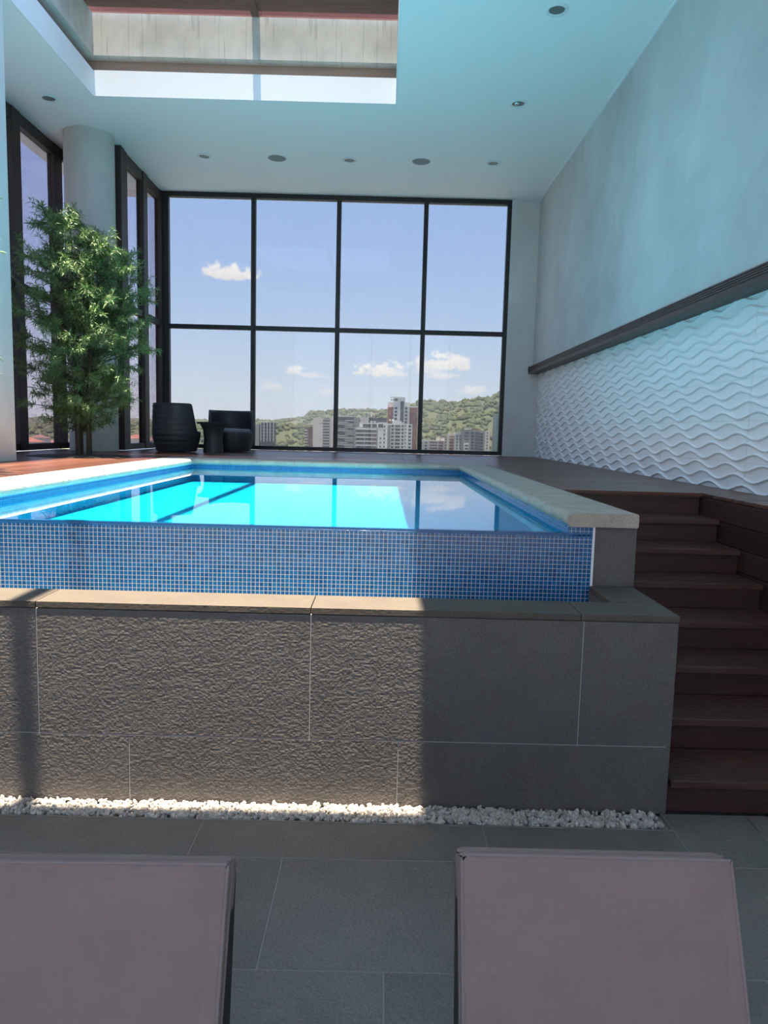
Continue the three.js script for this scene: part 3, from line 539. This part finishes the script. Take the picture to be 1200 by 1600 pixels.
{
  const b = mesh('planting_bed', new THREE.LatheGeometry([[0, .016], [.3, .015], [.52, .008], [.58, .0005]].map(([a, c]) => new THREE.Vector2(a, c)), 48).translate(-3.58, DECK + .0005, -8.66), M.soil);
  tag(b, 'round bed of dark soil in the deck under the bamboo plant', 'soil bed');
}
// ------------------------------------------------------------------ the town and the hills outside
const GROUND = -62;
scene.fog = new THREE.FogExp2(new THREE.Color().setRGB(.80, .86, .95), .00011);
function ridgeAt(list, depth) { const pts = list.map(([px, py]) => { const v = at(px, py, depth); return [v.x / depth, v.y]; }); return (x) => { const u = x; if (u <= pts[0][0]) return pts[0][1]; for (let i = 1; i < pts.length; i++) if (u < pts[i][0]) { const t = fade((u - pts[i - 1][0]) / (pts[i][0] - pts[i - 1][0])); return mix(pts[i - 1][1], pts[i][1], t); } return pts[pts.length - 1][1]; }; }
const ridges = [
  [2600, 500, ridgeAt([[-900, 652], [-300, 654], [200, 657], [430, 659], [470, 655], [492, 645], [527, 643], [585, 643], [640, 640], [700, 643], [1000, 640], [1700, 640]], 2600)],
  [1500, 330, ridgeAt([[-900, 668], [300, 668], [560, 668], [600, 650], [637, 634], [659, 625], [692, 627], [710, 632], [732, 627], [765, 624], [785, 616], [840, 606], [1000, 600], [1700, 610]], 1500)],
  [1150, 150, ridgeAt([[-900, 672], [380, 668], [410, 664], [450, 663], [490, 668], [600, 672], [660, 660], [700, 655], [740, 648], [790, 640], [900, 634], [1700, 640]], 1150)],
];
function ground(x, d) {
  let h = GROUND + clamp((d - 700) / 500) * 8;
  for (const [dr, w, f] of ridges) { const top = f(x / d), k = Math.exp(-Math.pow((d - dr) / w, 2)); h = Math.max(h, GROUND + (top - GROUND) * k); }
  return h + (fbm(x / 90 + 40, d / 90, 301, 4) - .5) * 16 * clamp((d - 500) / 400);
}
{
  const nx = 150, nd = 120, g = new THREE.PlaneGeometry(1, 1, nx, nd), p = g.attributes.position, col = [];
  for (let j = 0; j <= nd; j++) for (let i = 0; i <= nx; i++) {
    const k = j * (nx + 1) + i, d = 220 * Math.pow(3600 / 220, j / nd), x = (i / nx * 2 - 1) * (300 + d * 1.0);
    p.setXYZ(k, x, ground(x, d), -d);
    const n = fbm(x / 60, d / 60, 311, 4), m = fbm(x / 220 + 9, d / 220, 317, 3), c = m > .69 ? [.15, .135, .08] : [.07 + n * .04, .085 + n * .04, .04 + n * .02]; col.push(...c);
  }
  g.setAttribute('color', new THREE.Float32BufferAttribute(col, 3)); g.computeVertexNormals();
  const t = mesh('hills', g, std({ vertexColors: true, roughness: 1 })); struct(t, 'green wooded hills and valley floor beyond the window');
  // tree crowns cover the hills
  const crown = mergeGeometries([0, 1, 2, 3].map((i) => new THREE.IcosahedronGeometry(.62, 1).translate([0, .42, -.38, .05][i], [.6, .35, .4, .2][i], [0, .2, .12, -.45][i])));
  const r = rng(91), spots = []; let guard = 0;
  while (spots.length < 30000 && guard++ < 90000) {
    const d = 560 + Math.pow(r(), 1.3) * 2300, u = -0.75 + r() * 1.15, x = u * d; if (fbm(x / 220 + 9, d / 220, 317, 3) > .69 && r() < .8) continue;
    spots.push([x, d, (2.6 + r() * 3.4) * (d > 1900 ? 1.5 : 1)]);
  }
  const im = shade(new THREE.InstancedMesh(crown, std({ color: 0xffffff, roughness: 1 }), spots.length)), q = new THREE.Object3D(), c = new THREE.Color();
  im.name = 'hillside_trees'; Object.assign(im.userData, { kind: 'stuff', label: 'countless green tree crowns covering the hills outside', category: 'trees' });
  spots.forEach(([x, d, s], i) => { q.position.set(x, ground(x, d) - s * .1, -d); q.rotation.set(0, r() * 6, 0); q.scale.set(s, s * (.75 + r() * .5), s); q.updateMatrix(); im.setMatrixAt(i, q.matrix); const k = .7 + r() * .7, y = r(); im.setColorAt(i, c.setRGB((.060 + y * .05) * k, (.08 + y * .035) * k, (.036 + y * .012) * k)); });
  scene.add(im);
}
{
  const F = { white: std({ color: lin(.80, .75, .69), roughness: .8 }), beige: std({ color: lin(.74, .62, .55), roughness: .8 }), red: std({ color: lin(.36, .14, .11), roughness: .85 }), dark: std({ color: lin(.085, .09, .10), roughness: .6 }), glass: std({ color: lin(.06, .07, .085), roughness: .2 }), grey: std({ color: lin(.30, .29, .28), roughness: .8 }), brown: std({ color: lin(.20, .11, .09), roughness: .8 }), teal: std({ color: lin(.12, .22, .22), roughness: .25 }) };
  const unit = new THREE.BoxGeometry(1, 1, 1);
  // a building stands at one depth; its parts are measured on its own front plane
  function building(label, depth, px0, deep) {
    const o = group('apartment_building', at(px0, 690, depth).x, GROUND - 6, -depth); tag(o, label, 'building');
    const put = (name, m, x0, x1, y0, y1, z0, z1, parent = o) => { const b = shade(new THREE.Mesh(unit, m)); b.name = name; b.scale.set(x1 - x0, y1 - y0, z1 - z0); b.position.set((x0 + x1) / 2 - o.position.x, (y0 + y1) / 2 - o.position.y, (z0 + z1) / 2); parent.add(b); return b; };
    const X = (px, py = 690) => at(px, py, depth).x, Y = (py, px = px0) => at(px, py, depth).y;
    return { // pixel ranges on the front plane; out = how far a part stands proud of it
      mass: (m, a, b, top, back = deep, out = 0, name = 'wall') => put(name, m, X(a), X(b), GROUND - 6, Y(top, a), -back, out),
      rect: (name, m, a, b, t, u, out = .25, back = -.1) => put(name, m, X(a), X(b), Y(u, a), Y(t, a), -back - .6, out),
    };
  }
  { const b = building('distant grey apartment slab with white vertical fins among trees', 900, 400, 16); b.mass(F.grey, 397, 405, 663); b.mass(F.dark, 406.5, 428, 660); for (const a of [407, 412, 417, 421.5, 427]) b.rect('fin', F.white, a, a + .9, 659, 690, .8); for (let y = 665; y < 690; y += 5) b.rect('balcony_band', F.grey, 406.5, 428, y, y + .9, .5); b.rect('roof_edge', F.white, 405.5, 421, 658.4, 660, .5); }
  { const b = building('small red brown apartment block with white balconies', 760, 476, 14); b.mass(F.brown, 476, 487.5, 667); for (let y = 670; y < 705; y += 4.6) b.rect('balcony', F.white, 475.6, 480.5, y + 1.5, y + 2.9, 1.2); b.rect('roof_edge', F.white, 481, 488, 661.5, 663, .5); }
  { const b = building('pale beige block with a blank side wall and striped balconies', 640, 489, 20); b.mass(F.beige, 488.6, 504, 653); b.mass(F.grey, 504, 515, 654, 18); b.mass(F.beige, 515, 524, 650); for (let y = 657; y < 710; y += 4.5) { b.rect('balcony', F.white, 504.4, 514.6, y + 1.8, y + 2.7, .7); b.rect('window', F.glass, 504.6, 514.4, y, y + 1.7, .12); } b.rect('window', F.glass, 498.3, 499.6, 660.8, 662.3, .15); b.rect('window', F.glass, 501.8, 503, 660.8, 662.3, .15); }
  { const b = building('dark grey office block with short white horizontal strips', 640, 526, 22); b.mass(F.dark, 524, 552, 651); b.mass(F.grey, 552, 560.5, 652, 24, -1.5); let k = 0; for (let y = 654; y < 708; y += 5.3, k++) { b.rect('sun_strip', F.white, k % 2 ? 526 : 539, 551.5, y + 2.2, y + 3.2, .9); b.rect('sun_strip', F.white, k % 2 ? 538 : 526, k % 2 ? 551.5 : 543, y + 5, y + 5.9, .9); b.rect('window_band', F.glass, 525, 551, y, y + 2, .1); } b.rect('roof_edge', F.beige, 524.5, 552, 649.6, 650.8, .4); }
  { const b = building('white apartment block with long balcony bands and penthouse glazing', 560, 556, 18); b.mass(F.white, 590, 605, 660, 18); b.mass(F.grey, 556, 590, 667, 18); b.rect('penthouse_wall', F.white, 561, 604, 660.3, 669, -.2); for (const [a, c] of [[566.5, 579], [580.5, 588], [590.5, 598]]) b.rect('penthouse_window', F.dark, a, c, 662.5, 668, .15); for (let y = 669.5; y < 710; y += 6.3) { b.rect('balcony_band', F.white, 555.5, 588.5, y, y + 1.5, 1.4); b.rect('window_band', F.glass, 556.5, 568, y + 2, y + 5, .1); b.rect('window_band', F.glass, 569.5, 580, y + 2, y + 5, .1); b.rect('window', F.brown, 581, 587.5, y + 1.8, y + 5, .1); } for (let y = 665; y < 708; y += 6.3) { b.rect('window', F.glass, 599, 601.2, y, y + 2.6, .2); if (y > 680) b.rect('window', F.glass, 593.2, 595.4, y, y + 2.6, .2); } for (const a of [579, 584.5]) b.rect('roof_dish', F.white, a - 1, a + 2, 657.5, 660.3, -3); }
  { const b = building('white apartment grid with dark square windows before the tower', 570, 606, 18); b.mass(F.white, 605, 643.5, 662); b.rect('parapet', F.white, 612, 627, 657.5, 664, .2); b.rect('balcony_stack', F.grey, 605.5, 610, 664, 708, .3); for (let y = 664; y < 709; y += 5.5) { b.rect('window', F.glass, 611, 614.8, y, y + 3.3, .4); b.rect('window', F.glass, 617, 624.6, y, y + 3.3, .4); b.rect('window', F.glass, 627, 630.2, y, y + 3.3, .4); b.rect('window', F.dark, 632, 633.9, y, y + 2.3, .4); b.rect('window', F.glass, 638, 642, y + .6, y + 3.6, .4); b.rect('floor_slab', F.white, 616.5, 625, y + 3.9, y + 4.8, 1.0); } for (const a of [607, 611.5]) b.rect('roof_dish', F.white, a, a + 3, 654.8, 657.3, -4); }
  { const b = building('tall white tower flanked by brick red wings', 700, 606, 22); b.mass(F.red, 604.5, 613.5, 636, 20, -.5); b.mass(F.white, 604.5, 613.5, 628, 18, -3); b.mass(F.white, 613.5, 631, 621.5, 22); b.mass(F.white, 631, 638.5, 628.5, 20, -.5); b.mass(F.red, 638.5, 651, 636.5, 20, -.8); b.rect('roof_edge', F.white, 608, 631.5, 619.8, 621.8, .6); b.rect('roof_edge', F.white, 638, 651.5, 634.6, 636.4, .1); b.rect('glass_strip', F.glass, 624.2, 629.6, 627, 660, .3); for (let y = 636; y < 662; y += 5.5) { b.rect('window', F.glass, 615.2, 619.4, y, y + 3.4, .3); b.rect('window', F.glass, 631.4, 635.4, y, y + 3.6, .1); b.rect('window', F.glass, 611.2, 612.9, y, y + 2, 0); } for (const a of [609.2, 612]) b.rect('window', F.glass, a, a + 1.6, 623.8, 626, .3); b.rect('window', F.glass, 615.4, 619.4, 622.8, 626.2, .3); for (let y = 639; y < 705; y += 5.4) for (const a of [639.8, 643.8, 647.6]) b.rect('window', F.glass, a, a + 1.6, y, y + 1.8, -.2); }
  { const b = building('flat dark roofed hall with pale plant room behind apartments', 690, 566, 25); b.mass(F.grey, 562, 603.5, 656); b.rect('parapet', F.dark, 576, 603.5, 652.5, 658, .4); b.rect('plant_room', F.beige, 563, 575, 652, 662, .5); b.rect('roof_rail', F.white, 574, 584, 646.5, 647.3, -8); b.rect('roof_post', F.white, 574, 574.6, 647, 653, -8); b.rect('roof_post', F.white, 583.4, 584, 647, 653, -8); }
  { const b = building('low pale apartment block with recessed brown balconies', 620, 656, 16); b.mass(F.beige, 655, 710, 688); b.rect('roof_edge', F.white, 655, 711, 687, 688.4, .5); for (const a of [682, 690]) b.rect('roof_tank', F.beige, a, a + 4.5, 683.5, 688, -5); for (let y = 690; y < 712; y += 4.6) { b.rect('balcony_recess', F.brown, 671.5, 683.5, y, y + 2.3, .1); b.rect('balcony_recess', F.brown, 695, 705, y, y + 2.3, .1); b.rect('stair_recess', F.brown, 685.5, 692.5, y, y + 3.6, .1); b.rect('window', F.glass, 657.5, 659.5, y + .6, y + 3, .15); b.rect('window', F.glass, 664, 667.4, y + .6, y + 3, .15); } }
  { const b = building('narrow white block with dark slit windows beside the dark tower', 600, 702, 14); b.mass(F.beige, 699.5, 711, 678, 12, -3); b.mass(F.white, 711, 723.5, 676.5); for (let y = 680; y < 711; y += 4.8) { b.rect('window', F.glass, 713, 715, y, y + 3.2, .2); b.rect('window', F.glass, 718, 720.2, y, y + 3.2, .2); b.rect('window', F.brown, 702, 709, y + 1, y + 3, -2.8); } b.rect('roof_edge', F.white, 710.5, 724, 675.4, 676.8, .4); }
  { const b = building('dark grey tower with pale side column and glazed balconies', 580, 726, 18); b.mass(F.grey, 723.5, 757.5, 672); b.mass(F.beige, 757.5, 765, 673.5, 16, -.4); b.mass(F.white, 725, 732, 692, 10, 2.5, 'porch_wall'); b.rect('roof_edge', F.white, 724.5, 736, 669.3, 671, .4); b.rect('roof_garden', F.brown, 737, 749, 669.8, 672, -1); for (let y = 675; y < 711; y += 4.9) { b.rect('window', F.dark, 726, 731.5, y, y + 3, y > 690 ? 2.6 : .2); b.rect('window', F.glass, 736, 740, y, y + 3.2, .3); b.rect('window_band', F.dark, 742, 748, y, y + 4, .2); b.rect('balcony', F.glass, 748.5, 754.5, y + 1.8, y + 3.6, 1.2); b.rect('window', F.glass, 760.2, 762.2, y, y + 2.6, -.2); } }
  { const b = building('teal glass tower at the edge of the window', 480, 776, 16); b.mass(F.teal, 774.5, 790, 647); for (let y = 651; y < 712; y += 6) b.rect('floor_band', F.grey, 774.5, 790, y, y + 1.3, .3); b.rect('roof_sign', F.white, 776, 790, 676, 677.2, .5); }
  // low houses seen through the side windows
  const r = rng(301); let n = 0;
  for (const [px, py] of [[48, 690], [62, 684], [78, 692], [205, 690], [213, 685], [241, 688]]) {
    const d = 420 + (n % 4) * 60, b = at(px, py, d), o = group('house', b.x, GROUND - 4, -d); n++;
    tag(o, (n % 3 ? 'low beige house' : 'low grey house') + (n % 2 ? ' with red pitched roof' : ' with brown pitched roof') + (px < 150 ? ' seen through the window behind the plant' : ' seen through the window beside the tub chair'), 'house', 'low houses beyond the side windows');
    const w = 9 + r() * 5, h = b.y - o.position.y, dp = 9;
    const bd = shade(new THREE.Mesh(unit, n % 3 ? F.beige : F.grey)); bd.name = 'wall'; bd.scale.set(w, h, dp); bd.position.set(0, h / 2, 0); o.add(bd);
    const rf = shade(new THREE.Mesh(new THREE.CylinderGeometry(.01, .72, .3, 4, 1).rotateY(Math.PI / 4), n % 2 ? F.red : F.brown)); rf.name = 'roof'; rf.scale.set(w * 1.05, 8, dp * 1.05); rf.position.set(0, h + 1.2, 0); o.add(rf);
  }
}
renderer.render(scene, camera);
